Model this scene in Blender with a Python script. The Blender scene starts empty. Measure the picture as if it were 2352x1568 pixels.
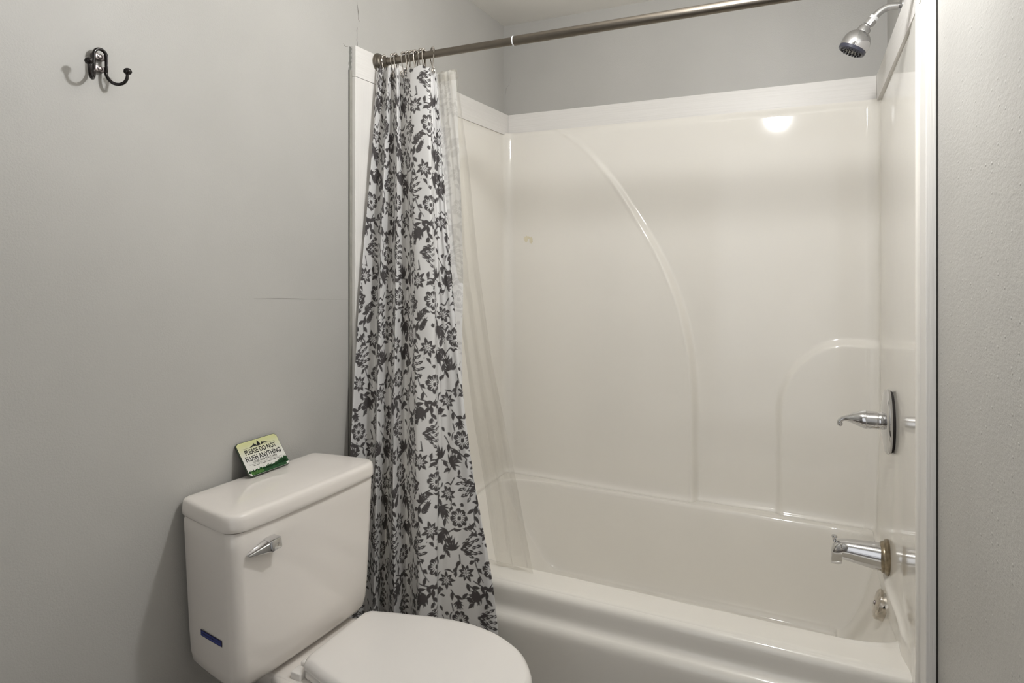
import bpy, bmesh, math, random
import numpy as np
from mathutils import Vector, Matrix, Euler

SC = bpy.context.scene
COL = SC.collection
PI = math.pi

# ------------------------------------------------------------------ camera, light, exposure
cam_d = bpy.data.cameras.new('camera')
cam_d.sensor_width = 36.0
cam_d.lens = 36.0 * 1480 / 2352
cam_d.shift_y = -(784 - 602) / 2352
cam_d.clip_start = 0.02
cam = bpy.data.objects.new('camera', cam_d)
COL.objects.link(cam)
cam.location = (1.3004, -2.6526, 1.365)
cam.rotation_euler = (PI / 2, 0, math.radians(25.4))
SC.camera = cam

world = bpy.data.worlds.new('world')
SC.world = world
world.use_nodes = True
wb = world.node_tree.nodes['Background']
wb.inputs[0].default_value = (0.985, 0.99, 1.0, 1)
wb.inputs[1].default_value = 0.68

SC.view_settings.view_transform = 'Standard'
SC.view_settings.look = 'None'
SC.view_settings.gamma = 1.0
SC.view_settings.use_curve_mapping = False
SC.view_settings.exposure = 0.0

LAMP_POS = (1.09, -1.40, 2.19)
LAMP_STRENGTH = 292.0
FILL_POWER = 3.0

# soft fill lamp added beyond the open front to brighten the bathroom
hl = bpy.data.lights.new('fill_light', 'AREA')
hl.shape = 'RECTANGLE'; hl.size = 1.4; hl.size_y = 1.9
hl.energy = FILL_POWER; hl.color = (1.0, 1.0, 1.0)
hlo = bpy.data.objects.new('fill_light', hl); COL.objects.link(hlo)
hlo.location = (0.76, -3.9, 1.4)
hlo.rotation_euler = (math.radians(90), 0, 0)

# ------------------------------------------------------------------ helpers
def sc(r, g, b):
    def c(v):
        v /= 255.0
        return v / 12.92 if v <= 0.04045 else ((v + 0.055) / 1.055) ** 2.4
    return (c(r), c(g), c(b), 1.0)

def smooth(t):
    t = np.clip(t, 0, 1)
    return t * t * (3 - 2 * t)

class NT:
    def __init__(self, name):
        self.m = bpy.data.materials.new(name)
        self.m.use_nodes = True
        self.t = self.m.node_tree
        self.b = self.t.nodes['Principled BSDF']
        self.out = self.t.nodes['Material Output']
    def n(self, kind, **kw):
        x = self.t.nodes.new(kind)
        for k, v in kw.items():
            setattr(x, k, v)
        return x
    def l(self, a, b):
        self.t.links.new(a, b)
    def coord(self):
        return self.n('ShaderNodeTexCoord').outputs['Object']
    def mapped(self, scale=(1, 1, 1)):
        mp = self.n('ShaderNodeMapping')
        mp.inputs['Scale'].default_value = scale
        self.l(self.coord(), mp.inputs['Vector'])
        return mp.outputs[0]
    def noise(self, vec, scale, detail=2, rough=0.5):
        x = self.n('ShaderNodeTexNoise')
        x.inputs['Scale'].default_value = scale
        x.inputs['Detail'].default_value = detail
        x.inputs['Roughness'].default_value = rough
        self.l(vec, x.inputs['Vector'])
        return x.outputs['Fac']
    def ramp(self, fac, a, b, ca, cb):
        r = self.n('ShaderNodeValToRGB')
        r.color_ramp.elements[0].position = a
        r.color_ramp.elements[1].position = b
        r.color_ramp.elements[0].color = ca
        r.color_ramp.elements[1].color = cb
        self.l(fac, r.inputs[0])
        return r.outputs[0]
    def bump(self, h, strength, dist, prev=None):
        x = self.n('ShaderNodeBump')
        x.inputs['Strength'].default_value = strength
        x.inputs['Distance'].default_value = dist
        self.l(h, x.inputs['Height'])
        if prev is not None:
            self.l(prev, x.inputs['Normal'])
        self.l(x.outputs[0], self.b.inputs['Normal'])
        return x.outputs[0]

def mat(name, color, rough=0.5, metal=0.0, spec=0.5, coat=0.0, vary=0.04, scale=6.0, bump=0.0, bscale=200, bdist=0.001):
    """procedural principled material with a slight noise variation of colour"""
    N = NT(name)
    c = N.coord()
    f = N.noise(c, scale, 3)
    lo = tuple(max(0, v * (1 - vary)) for v in color[:3]) + (1,)
    hi = tuple(min(1, v * (1 + vary)) for v in color[:3]) + (1,)
    N.l(N.ramp(f, 0.3, 0.7, lo, hi), N.b.inputs['Base Color'])
    N.b.inputs['Roughness'].default_value = rough
    N.b.inputs['Metallic'].default_value = metal
    N.b.inputs['Specular IOR Level'].default_value = spec
    N.b.inputs['Coat Weight'].default_value = coat
    N.b.inputs['Coat Roughness'].default_value = 0.05
    if bump:
        N.bump(N.noise(c, bscale, 3), bump, bdist)
    return N.m

def wall_material(name, color, rough, bumpy, grain=0.0):
    N = NT(name)
    c = N.coord()
    big = N.noise(c, 2.3, 3)
    lo = tuple(v * 0.965 for v in color[:3]) + (1,)
    hi = tuple(min(1, v * 1.035) for v in color[:3]) + (1,)
    N.l(N.ramp(big, 0.35, 0.65, lo, hi), N.b.inputs['Base Color'])
    r = N.n('ShaderNodeMapRange')
    r.inputs['To Min'].default_value = rough - 0.05
    r.inputs['To Max'].default_value = rough + 0.08
    N.l(N.noise(c, 5, 4), r.inputs['Value'])
    N.l(r.outputs[0], N.b.inputs['Roughness'])
    N.b.inputs['Specular IOR Level'].default_value = 0.4
    b1 = N.bump(N.noise(c, 260, 3, 0.6), 0.25 + 0.3 * grain, 0.0006 + 0.0006 * grain)
    if bumpy:
        c = N.mapped((1, 0.36, 1))
        b2 = N.bump(N.noise(c, 150, 5, 0.6), 0.5, 0.0022, b1)
        v = N.n('ShaderNodeTexVoronoi'); v.inputs['Scale'].default_value = 48
        v.voronoi_dimensions = '2D'
        sx_ = N.n('ShaderNodeSeparateXYZ'); N.l(N.mapped((1, 0.6, 1)), sx_.inputs[0])
        cx_ = N.n('ShaderNodeCombineXYZ'); N.l(sx_.outputs['Y'], cx_.inputs['X']); N.l(sx_.outputs['Z'], cx_.inputs['Y'])
        N.l(cx_.outputs[0], v.inputs['Vector'])
        m = N.n('ShaderNodeMapRange')
        m.inputs['From Min'].default_value = 0.0; m.inputs['From Max'].default_value = 0.12
        m.inputs['To Min'].default_value = 1.0; m.inputs['To Max'].default_value = 0.0
        N.l(v.outputs['Distance'], m.inputs['Value'])
        thin = N.n('ShaderNodeMath', operation='MULTIPLY')
        N.l(m.outputs[0], thin.inputs[0])
        g = N.n('ShaderNodeMath', operation='GREATER_THAN'); g.inputs[1].default_value = 0.72
        sep = N.n('ShaderNodeSeparateColor'); N.l(v.outputs['Color'], sep.inputs[0])
        N.l(sep.outputs[0], g.inputs[0]); N.l(g.outputs[0], thin.inputs[1])
        N.bump(thin.outputs[0], 0.7, 0.0013, b2)
    return N.m

def board_material(name, axis):
    """white painted board whose wood grain runs along the given axis"""
    N = NT(name)
    s = {'x': (4, 260, 260), 'y': (260, 4, 260), 'z': (260, 260, 4)}[axis]
    v = N.mapped(s)
    w = N.noise(v, 1.0, 3, 0.6)
    N.l(N.ramp(w, 0.2, 0.8, sc(228, 225, 220), sc(238, 235, 231)), N.b.inputs['Base Color'])
    N.b.inputs['Roughness'].default_value = 0.38
    N.bump(w, 0.55, 0.0016)
    return N.m

GREY = sc(184, 182, 177)
M = {}
M['wall'] = wall_material('grey_wall_paint', GREY, 0.42, False, 0.9)
M['wall_right'] = wall_material('grey_bumpy_wall_paint', GREY, 0.36, True, 0.6)
M['ceiling'] = wall_material('ceiling_paint', sc(232, 229, 223), 0.6, False)
M['floor'] = mat('floor_vinyl', sc(112, 104, 95), 0.4, vary=0.12, scale=9)
M['fiberglass'] = mat('glossy_white_fiberglass', sc(240, 236, 228), 0.07, spec=0.55, vary=0.012, scale=3, bump=0.04, bscale=9, bdist=0.004)
M['board_x'] = board_material('white_board_grain_along', 'x')
M['board_y'] = board_material('white_board_grain_across', 'y')
M['board_z'] = board_material('white_board_grain_upright', 'z')
M['caulk'] = mat('grey_caulk', sc(120, 120, 114), 0.8, vary=0.25, scale=60, bump=0.6, bscale=160, bdist=0.002)
M['gap'] = mat('dark_gap', sc(45, 42, 38), 0.9)
M['crack'] = mat('dark_crack', sc(92, 86, 78), 0.9)  # one dark tone for the crack lines
M['porcelain'] = mat('white_porcelain', sc(236, 230, 223), 0.09, spec=0.55, vary=0.01, coat=0.2)
M['seat_plastic'] = mat('white_seat_plastic', sc(235, 231, 226), 0.18, vary=0.008)
M['chrome'] = mat('polished_chrome', (0.66, 0.66, 0.67, 1), 0.05, metal=1.0, vary=0.02)
M['tarnish'] = mat('tarnished_chrome', sc(150, 138, 118), 0.28, metal=1.0, vary=0.3, scale=70)
M['rubber'] = mat('dark_rubber', sc(48, 44, 42), 0.7)
M['nickel'] = mat('brushed_nickel', sc(126, 119, 109), 0.33, metal=1.0, vary=0.05, scale=40)
M['steel'] = mat('ring_steel', sc(190, 184, 176), 0.16, metal=1.0)
M['bronze'] = mat('oil_rubbed_black_bronze', sc(26, 20, 18), 0.16, metal=0.3, spec=0.7)
M['pewter'] = mat('worn_pewter_screw', sc(140, 132, 130), 0.35, metal=0.8, vary=0.15, scale=200)
M['tape'] = mat('white_thread_tape', sc(232, 232, 232), 0.6)
M['dark_ring'] = mat('dark_blue_plastic_ring', sc(60, 62, 76), 0.3)
M['nozzle'] = mat('black_rubber_nozzle', sc(26, 25, 26), 0.5)
M['face'] = mat('grey_spray_face', sc(150, 148, 140), 0.3, vary=0.2, scale=90)
M['ink'] = mat('black_print', sc(30, 32, 30), 0.4)
M['blue'] = mat('blue_sticker_print', sc(62, 74, 150), 0.35)
M['navy'] = mat('navy_sticker_border', sc(22, 22, 70), 0.35)
M['forest'] = mat('dark_green_print', sc(30, 74, 38), 0.2, vary=0.3, scale=120)
M['leafgreen'] = mat('mid_green_print', sc(78, 124, 58), 0.2, vary=0.2, scale=120)
M['yellowed'] = mat('yellowed_residue', sc(226, 218, 192), 0.5, vary=0.05)

def link_mesh(name, me, material, parent=None, smooth_deg=40):
    if material is not None:
        if isinstance(material, (list, tuple)):
            for m_ in material: me.materials.append(m_)
        else:
            me.materials.append(material)
    if smooth_deg:
        me.shade_smooth()
        if smooth_deg < 179:
            me.set_sharp_from_angle(angle=math.radians(smooth_deg))
    o = bpy.data.objects.new(name, me)
    COL.objects.link(o)
    if parent is not None:
        o.parent = parent
    return o

def from_bm(name, bm, material, parent=None, smooth_deg=40):
    bmesh.ops.recalc_face_normals(bm, faces=bm.faces)
    me = bpy.data.meshes.new(name)
    bm.to_mesh(me); bm.free()
    return link_mesh(name, me, material, parent, smooth_deg)

def thing(name, label, cat, loc=(0, 0, 0), rz=0.0, group=None):
    o = bpy.data.objects.new(name, None)
    COL.objects.link(o)
    o.empty_display_size = 0.05
    o.location = loc; o.rotation_euler = (0, 0, rz)
    tag(o, label, cat, group)
    return o

def tag(o, label, cat, group=None):
    o['label'] = label; o['category'] = cat
    if group: o['group'] = group
    return o

def structure(o):
    o['kind'] = 'structure'
    return o

def add_box(bm, x0, x1, y0, y1, z0, z1, bev=0.0, seg=2):
    r = bmesh.ops.create_cube(bm, size=1.0)
    vs = r['verts']
    for v in vs:
        v.co = Vector(((x0 + x1) / 2 + v.co.x * (x1 - x0), (y0 + y1) / 2 + v.co.y * (y1 - y0), (z0 + z1) / 2 + v.co.z * (z1 - z0)))
    if bev > 0:
        es = list({e for v in vs for e in v.link_edges})
        bmesh.ops.bevel(bm, geom=es, offset=bev, segments=seg, profile=0.5, affect='EDGES')

def add_loft(bm, rings, cap0=True, cap1=True, closed=True):
    """rings: lists of equal length of 3-D points"""
    vr = [[bm.verts.new(Vector(p)) for p in r] for r in rings]
    n = len(rings[0])
    for a, b in zip(vr[:-1], vr[1:]):
        rng = range(n) if closed else range(n - 1)
        for i in rng:
            j = (i + 1) % n
            bm.faces.new((a[i], a[j], b[j], b[i]))
    if cap0: bm.faces.new(list(reversed(vr[0])))
    if cap1: bm.faces.new(vr[-1])
    return vr

def frames(path):
    path = [Vector(p) for p in path]
    T = []
    for i in range(len(path)):
        a = path[max(i - 1, 0)]; b = path[min(i + 1, len(path) - 1)]
        T.append((b - a).normalized())
    up = Vector((0, 0, 1))
    if abs(T[0].dot(up)) > 0.95: up = Vector((0, 1, 0))
    U = (up - T[0] * up.dot(T[0])).normalized()
    out = []
    for i, t in enumerate(T):
        U = (U - t * U.dot(t)).normalized()
        out.append((path[i], t, U, t.cross(U)))
    return out

def add_tube(bm, path, radius, seg=16, caps=True):
    fr = frames(path)
    rings = []
    for i, (p, t, u, w) in enumerate(fr):
        r = radius[i] if hasattr(radius, '__len__') else radius
        rings.append([p + (u * math.cos(a) + w * math.sin(a)) * r for a in [2 * PI * k / seg for k in range(seg)]])
    add_loft(bm, rings, caps, caps)

def add_lathe(bm, origin, axis, profile, seg=40, squash=None):
    """profile: (distance along axis, radius) pairs"""
    o = Vector(origin); t = Vector(axis).normalized()
    up = Vector((0, 0, 1)) if abs(t.z) < 0.9 else Vector((0, 1, 0))
    u = (up - t * up.dot(t)).normalized(); w = t.cross(u)
    rings = []
    for d, r in profile:
        r = max(r, 1e-5)
        rings.append([o + t * d + (u * math.cos(a) + w * math.sin(a)) * r for a in [2 * PI * k / seg for k in range(seg)]])
    add_loft(bm, rings, True, True)

def add_ball(bm, c, r, u=16, v=10):
    m = Matrix.Translation(Vector(c))
    bmesh.ops.create_uvsphere(bm, u_segments=u, v_segments=v, radius=r, matrix=m)

def catmull(pts, n):
    """n samples between each pair of control points"""
    P = [Vector(p) for p in pts]
    P = [P[0] * 2 - P[1]] + P + [P[-1] * 2 - P[-2]]
    out = []
    for i in range(1, len(P) - 2):
        for k in range(n):
            t = k / n
            a, b, c, d = P[i - 1], P[i], P[i + 1], P[i + 2]
            out.append(0.5 * ((2 * b) + (c - a) * t + (2 * a - 5 * b + 4 * c - d) * t * t + (3 * b - 3 * c + d - a) * t ** 3))
    out.append(P[-2])
    return out

def grid_mesh(name, X, Y, Z, material, parent=None, flip=False, attr=None, smooth_deg=180):
    """dense sheet from 2-D numpy arrays of coordinates"""
    nr, nc = X.shape
    co = np.empty((nr * nc, 3), dtype=np.float32)
    co[:, 0] = X.ravel(); co[:, 1] = Y.ravel(); co[:, 2] = Z.ravel()
    i = np.arange((nr - 1) * (nc - 1))
    r = i // (nc - 1); c = i % (nc - 1)
    a = r * nc + c
    q = np.stack([a, a + 1, a + nc + 1, a + nc], 1)
    if flip: q = q[:, ::-1]
    me = bpy.data.meshes.new(name)
    me.vertices.add(nr * nc)
    me.vertices.foreach_set('co', co.ravel())
    nf = len(q)
    me.loops.add(nf * 4)
    me.loops.foreach_set('vertex_index', q.astype(np.int32).ravel())
    me.polygons.add(nf)
    me.polygons.foreach_set('loop_start', np.arange(0, nf * 4, 4, dtype=np.int32))
    me.polygons.foreach_set('loop_total', np.full(nf, 4, dtype=np.int32))
    me.update(calc_edges=True)
    if attr is not None:
        at = me.attributes.new('print', 'FLOAT', 'POINT')
        at.data.foreach_set('value', attr.astype(np.float32).ravel())
    return link_mesh(name, me, material, parent, smooth_deg)

# ------------------------------------------------------------------ the room
W = 1.524
H = 2.446
YF = -3.3
def wall_box(name, x0, x1, y0, y1, z0, z1, m):
    bm = bmesh.new(); add_box(bm, x0, x1, y0, y1, z0, z1)
    return structure(from_bm(name, bm, m, None, 0))
wall_box('floor', -0.1, W + 0.1, YF, 0.1, -0.1, 0.0, M['floor'])
wall_box('ceiling', -0.1, W + 0.1, YF, 0.1, H, H + 0.1, M['ceiling'])
wall_left = wall_box('wall_left', -0.1, 0, YF, 0.1, 0, H, M['wall'])
wall_back = wall_box('wall_back', -0.0, W, 0, 0.1, 0, H, M['wall'])
# unseen wall behind the camera, its full-height opening added to admit fill light
bm = bmesh.new()
add_box(bm, 0, 0.50, YF - 0.1, YF, 0, H); add_box(bm, 1.45, W, YF - 0.1, YF, 0, H)
structure(from_bm('wall_front', bm, M['wall'], None, 0))
wall_right = wall_box('wall_right', W, W + 0.1, YF, 0.1, 0, H, M['wall_right'])

# plaster cracks of the painted walls
def ribbon(name, pts, w, plane, m, parent):
    """thin wall crack: pts are (a, z) pairs in the wall plane"""
    bm = bmesh.new()
    up, dn = [], []
    for i, (a, z) in enumerate(pts):
        p = Vector((a, z)); q0 = Vector(pts[max(i - 1, 0)]); q1 = Vector(pts[min(i + 1, len(pts) - 1)])
        d = (q1 - q0).normalized(); nrm = Vector((-d.y, d.x)) * w * (0.25 if i in (0, len(pts) - 1) else (0.6 + 0.4 * math.sin(i * 2.3)))
        for lst, s in ((up, 1), (dn, -1)):
            b = p + nrm * s
            lst.append(Vector((0.0004, b.x, b.y)) if plane == 'x' else Vector((b.x, -0.0004, b.y)))
    vu = [bm.verts.new(v) for v in up]; vd = [bm.verts.new(v) for v in dn]
    for i in range(len(pts) - 1):
        bm.faces.new((vu[i], vu[i + 1], vd[i + 1], vd[i]))
    o = from_bm(name, bm, m, parent, 0)
    return o
ribbon('crack', [(-1.040, 2.170), (-1.038, 2.150), (-1.036, 2.135), (-1.035, 2.125), (-1.030, 2.120)], 0.0013, 'x', M['crack'], wall_left)
ribbon('crack', [(-1.041, 2.098), (-1.044, 2.088), (-1.042, 2.070), (-1.044, 2.058), (-1.041, 2.045), (-1.041, 2.036)], 0.0013, 'x', M['crack'], wall_left)
ribbon('crack', [(-1.108, 2.028), (-1.100, 2.022), (-1.086, 2.024)], 0.0011, 'x', M['crack'], wall_left)
ribbon('crack', [(-1.45, 1.273), (-1.30, 1.264), (-1.18, 1.256), (-1.083, 1.250)], 0.0004, 'x', M['crack'], wall_left)
ribbon('crack', [(0.006, 2.12), (0.012, 2.16), (0.03, 2.18), (0.035, 2.21)], 0.0005, 'y', M['crack'], wall_back)
ribbon('crack', [(0.006, 2.12), (0.006, 2.08)], 0.0005, 'y', M['crack'], wall_back)

# painted boards around the surround (the trim of the alcove)
ZT0, ZT1 = 1.937, 2.031
YB = -1.070
T = 0.0165
TR = 0.0205
def trim(name, x0, x1, y0, y1, z0, z1, m):
    bm = bmesh.new(); add_box(bm, x0, x1, y0, y1, z0, z1, 0.0012, 1)
    return structure(from_bm(name, bm, m, None, 30))
def tapered(name, xw, xf, xb, m):
    """board on a side wall, xf thick at its front end and xb at the back corner"""
    bm = bmesh.new()
    add_loft(bm, [[(xw, y, z) for y, z in ((YB, ZT0), (YB, ZT1), (0.0, ZT1), (0.0, ZT0))], [(xf if y == YB else xb, y, z) for y, z in ((YB, ZT0), (YB, ZT1), (0.0, ZT1), (0.0, ZT0))]])
    return structure(from_bm(name, bm, m, None, 30))
tapered('trim_1', 0.0, T, 0.031, M['board_y'])
trim('trim_2', 0.031, 1.489, -0.02, 0.0, ZT0, ZT1, M['board_x'])
tapered('trim_3', W, W - TR, 1.489, M['board_y'])
trim('trim_4', 0.0, T, YB, -0.935, 0.0, ZT0 - 0.001, M['board_z'])
trim('trim_5', W - TR, W, YB, -0.985, 0.0, ZT0 - 0.001, M['board_z'])
trim('trim_6', W - TR - 0.0005, W, YB - 0.0003, YB + 0.003, ZT0, 2.12, M['board_z'])
bm = bmesh.new(); add_box(bm, 0.0, 0.004, -1.0815, YB, 0.0, 1.955)
structure(from_bm('trim_7', bm, mat('grey_caulk_strip', sc(150, 148, 140), 0.6, vary=0.1, scale=30), None, 0))
bm = bmesh.new()
rng = random.Random(4)
rings = []
for k in range(14):
    z = 1.955 + k * 0.0055
    y0 = -1.082 + rng.uniform(-0.0015, 0.0015)
    rings.append([(0.0, y0, z), (0.0028 + rng.uniform(-.001, .001), y0 + 0.003, z), (0.002 + rng.uniform(-.001, .002), YB - 0.002, z), (0.0, YB, z)])
add_loft(bm, rings)
structure(from_bm('trim_8', bm, M['caulk'], None, 0))
bm = bmesh.new(); add_box(bm, W - 0.0022, W, YB - 0.0035, YB, 0.0, H)
structure(from_bm('trim_9', bm, M['gap'], None, 0))
bm = bmesh.new(); add_box(bm, 0.0, 0.0012, -1.0832, -1.0815, 0.0, 1.955)
structure(from_bm('trim_10', bm, M['gap'], None, 0))

# ------------------------------------------------------------------ bathtub with its moulded surround
tub = thing('bathtub', 'glossy white fibreglass bathtub with moulded wall surround in the alcove', 'bathtub', (0.762, -0.45, 0))
def tub_part(o):
    o.parent = tub
    o.matrix_parent_inverse = Matrix.Translation(-Vector(tub.location))
    return o

# plan of the surround, from the left front flange round the back to the right front flange
XL, XR, YBK = 0.028, 1.497, -0.030
def surround_plan():
    pts = []
    def arc(cx, cy, r, a0, a1, n):
        for k in range(n + 1):
            a = math.radians(a0 + (a1 - a0) * k / n)
            pts.append((cx + r * math.cos(a), cy + r * math.sin(a)))
    def seg(x0, y0, x1, y1, step):
        L = math.hypot(x1 - x0, y1 - y0); n = max(1, int(L / step))
        for k in range(1, n + 1):
            t = k / n; pts.append((x0 + (x1 - x0) * t, y0 + (y1 - y0) * t))
    fl = 0.016      # rolled front flange
    XLF, XRF = 0.022, 1.5035          # the end walls flare slightly towards the room
    pts.append((0.0135, -0.934))
    arc(0.0175, -0.926, 0.0085, 200, 380, 10)
    seg(0.0255, -0.923, XLF, -0.895, 0.006)
    seg(XLF, -0.895, XL, YBK - 0.045, 0.02)
    arc(XL + 0.045, YBK - 0.045, 0.045, 180, 90, 12)
    seg(XL + 0.045, YBK, XR - 0.045, YBK, 0.0052)
    arc(XR - 0.045, YBK - 0.045, 0.045, 90, 0, 12)
    seg(XR, YBK - 0.045, XRF, -0.940, 0.02)
    seg(XRF, -0.940, 1.4965, -0.965, 0.006)
    arc(1.5045, -0.9685, 0.0085, 160, 340, 10)
    pts.append((W - 0.018, -0.980))
    out = [pts[0]]
    for p in pts[1:]:
        if math.hypot(p[0] - out[-1][0], p[1] - out[-1][1]) > 1e-4: out.append(p)
    return np.array(out)
plan = surround_plan()
ZB0, ZB1 = 0.365, 1.945
zs = np.concatenate([np.linspace(ZB0, 0.47, 36), np.arange(0.4755, 1.90, 0.0062), np.linspace(1.902, ZB1, 10)])
PX = np.tile(plan[:, 0], (len(zs), 1)); PY = np.tile(plan[:, 1], (len(zs), 1)); PZ = np.tile(zs[:, None], (1, len(plan)))
# big curved panel edge on the left, small quarter-round one on the right
arcz = np.array([0.30, 0.441, 0.677, 0.85, 1.022, 1.194, 1.369, 1.548, 1.735, 1.924, 1.96])
arcx = np.array([0.864, 0.863, 0.862, 0.861, 0.845, 0.806, 0.737, 0.635, 0.509, 0.324, 0.27])
def spl(z, Z_, X_):
    # smooth (cubic hermite) interpolation of a table
    d = np.gradient(X_, Z_)
    k = np.clip(np.searchsorted(Z_, z) - 1, 0, len(Z_) - 2)
    h = Z_[k + 1] - Z_[k]; t = np.clip((z - Z_[k]) / h, 0, 1)
    return ((2 * t**3 - 3 * t**2 + 1) * X_[k] + (t**3 - 2 * t**2 + t) * h * d[k] + (-2 * t**3 + 3 * t**2) * X_[k + 1] + (t**3 - t**2) * h * d[k + 1])
xa = spl(zs, arcz, arcx)[:, None]
amp = 0.005 + 0.030 * smooth((1.95 - zs) / 1.0)[:, None]
slope = np.abs(np.gradient(xa[:, 0], zs))[:, None]
wid = 0.013 * np.sqrt(1 + slope ** 2)
grow = smooth((PX - 0.06) / 0.7)
stepL = smooth((xa - PX) / wid * 0.5 + 0.5)
# a fine raised bead runs along the edge of the panel
bead = 0.0025 * np.exp(-((PX - xa + 0.9 * wid) / (0.55 * wid)) ** 2)
offL = amp * (0.25 + 0.75 * grow) * stepL + bead
# right panel: below a curve that rises steeply, then runs level to the corner
cz_, r1, r2 = 0.79, 0.235, 0.285
xr = 1.168
def right_inside():
    top = 1.076
    # quarter-ellipse edge with centre (xr+r1, top-r2)
    cx, czz = xr + r1, top - r2
    dx = np.minimum(PX - cx, 0) / r1
    dz = np.maximum(PZ - czz, 0) / r2
    rad = np.sqrt(dx ** 2 + dz ** 2)
    d_ell = (1 - rad) * 0.26
    return np.where(PZ > czz, np.where(PX < cx, d_ell, top - PZ), np.where(PX < cx, PX - xr, 1.0))
ri = right_inside()
offR = 0.024 * smooth(ri / 0.014 * 0.5 + 0.5)
# both only on the back wall, fading out in the corner fillets
back = smooth((PY - (YBK - 0.045)) / 0.040)
off = (offL + offR) * back
fil = 0.014 * np.exp(-np.maximum(PZ - 0.43, 0) / 0.010)
top_roll = 0.006 * smooth((1.945 - PZ) / 0.03)
# plan normals pointing into the alcove
tx = np.gradient(plan[:, 0]); ty = np.gradient(plan[:, 1]); L_ = np.hypot(tx, ty) + 1e-9
nx, ny = ty / L_, -tx / L_
isback = smooth((plan[:, 1] - (YBK - 0.045)) / 0.040)
body = smooth((plan[:, 1] + 0.86) / 0.1)
X2 = PX + nx * (off + fil * body - (0.006 - top_roll) * body)
Y2 = PY + ny * (off + fil * body - (0.006 - top_roll) * body)
X2 = X2 - 0.010 * smooth((0.92 - PZ) / 0.48) * smooth((PY + 0.70) / 0.2) * np.clip((PX - 1.40) / 0.085, 0, 1)
tub_part(grid_mesh('surround_wall', X2, Y2, PZ, M['fiberglass'], None, flip=False, smooth_deg=180))

# deck, rim and basin
gx = np.concatenate([np.linspace(0.0145, 0.60, 130), np.linspace(0.605, 1.20, 110), np.linspace(1.204, W - 0.0145, 96)])
gy = np.concatenate([np.linspace(-0.852, -0.640, 84), np.linspace(-0.635, -0.250, 70), np.linspace(-0.246, -0.022, 80)])
GX, GY = np.meshgrid(gx, gy)
x0o, x1o, y0o, y1o = 0.06, 1.490 + 0.008 * smooth((-0.55 - GY) / 0.15), -0.748, -0.098
rimz = 0.380 + 0.045 * smooth((GY + 0.62) / 0.45)
wl, wr, wf, wk = 0.30, 0.17, 0.075, 0.060
kx = np.maximum(np.maximum(1 - (GX - x0o) / wl, 1 - (x1o - GX) / wr), 0)
ky = np.maximum(np.maximum(1 - (GY - y0o) / wf, 1 - (y1o - GY) / wk), 0)
# wider corner rounding near the drain end
t = 1 - np.sqrt(kx ** 2.0 + ky ** 2.0)
e = 0.02
ts = np.where(t > -0.3, (t + np.sqrt(t * t + e * e)) / 2 - 0.0, 0)
pw = 2.6 - 0.0 * smooth((GX - 1.25) / 0.17) - 0.9 * smooth((0.36 - GX) / 0.15)
g = 1 - (1 - np.clip(ts, 0, 1)) ** pw
GZ = rimz - (rimz - 0.085) * g + 0.0
GZ = GZ - 0.012 * smooth((GX - 0.3) / 1.1) * (g > 0.98)
roll = np.clip((-0.840 - GY) / 0.012, 0, 1)
GZ = GZ - 0.004 * roll ** 2
tub_part(grid_mesh('basin', GX, GY, GZ, M['fiberglass'], None, smooth_deg=180))

# apron with a rolled ledge
ap = [(-0.852, 0.376), (-0.858, 0.3735), (-0.8635, 0.369), (-0.867, 0.362), (-0.8685, 0.354), (-0.869, 0.34), (-0.869, 0.322), (-0.8695, 0.312),
      (-0.872, 0.304), (-0.877, 0.298), (-0.884, 0.293), (-0.890, 0.288), (-0.8945, 0.281), (-0.897, 0.272), (-0.898, 0.262), (-0.898, 0.24), (-0.896, 0.15), (-0.894, 0.06), (-0.893, 0.0)]
xs = np.linspace(T, W - TR, 40)
ay = np.array([p[0] for p in ap]); az = np.array([p[1] for p in ap])
AX = np.tile(xs, (len(ap), 1)); AY = np.tile(ay[:, None], (1, len(xs))); AZ = np.tile(az[:, None], (1, len(xs)))
ap_o = tub_part(grid_mesh('apron', AX, AY, AZ, M['fiberglass'], None, flip=True, smooth_deg=180))
# small yellowed residue mark on the back wall
bm = bmesh.new()
for cx, cz2, sx, sz, s in ((0.128, 1.468, 0.011, 0.016, 1), (0.139, 1.474, 0.008, 0.007, 2), (0.152, 1.462, 0.009, 0.017, 3)):
    rr = random.Random(s)
    c = bm.verts.new((cx, 0, cz2))
    ring = [bm.verts.new((cx + math.cos(2 * PI * k / 14) * sx * rr.uniform(.7, 1.1), 0, cz2 + math.sin(2 * PI * k / 14) * sz * rr.uniform(.7, 1.1))) for k in range(14)]
    for k in range(14):
        bm.faces.new((c, ring[k], ring[(k + 1) % 14]))
for v in bm.verts:
    j = int(np.argmin(np.abs(zs - v.co.z))); i = int(np.argmin(np.abs(X2[j] - v.co.x) + 10 * (Y2[j] < -0.3)))
    v.co.y = Y2[j, i] - 0.0008
st = tub_part(from_bm('residue_mark', bm, M['yellowed'], None, 0))
st['label'] = 'yellowed dried mark left on the wall'

# ------------------------------------------------------------------ taps and shower
YV = -0.45
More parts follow.
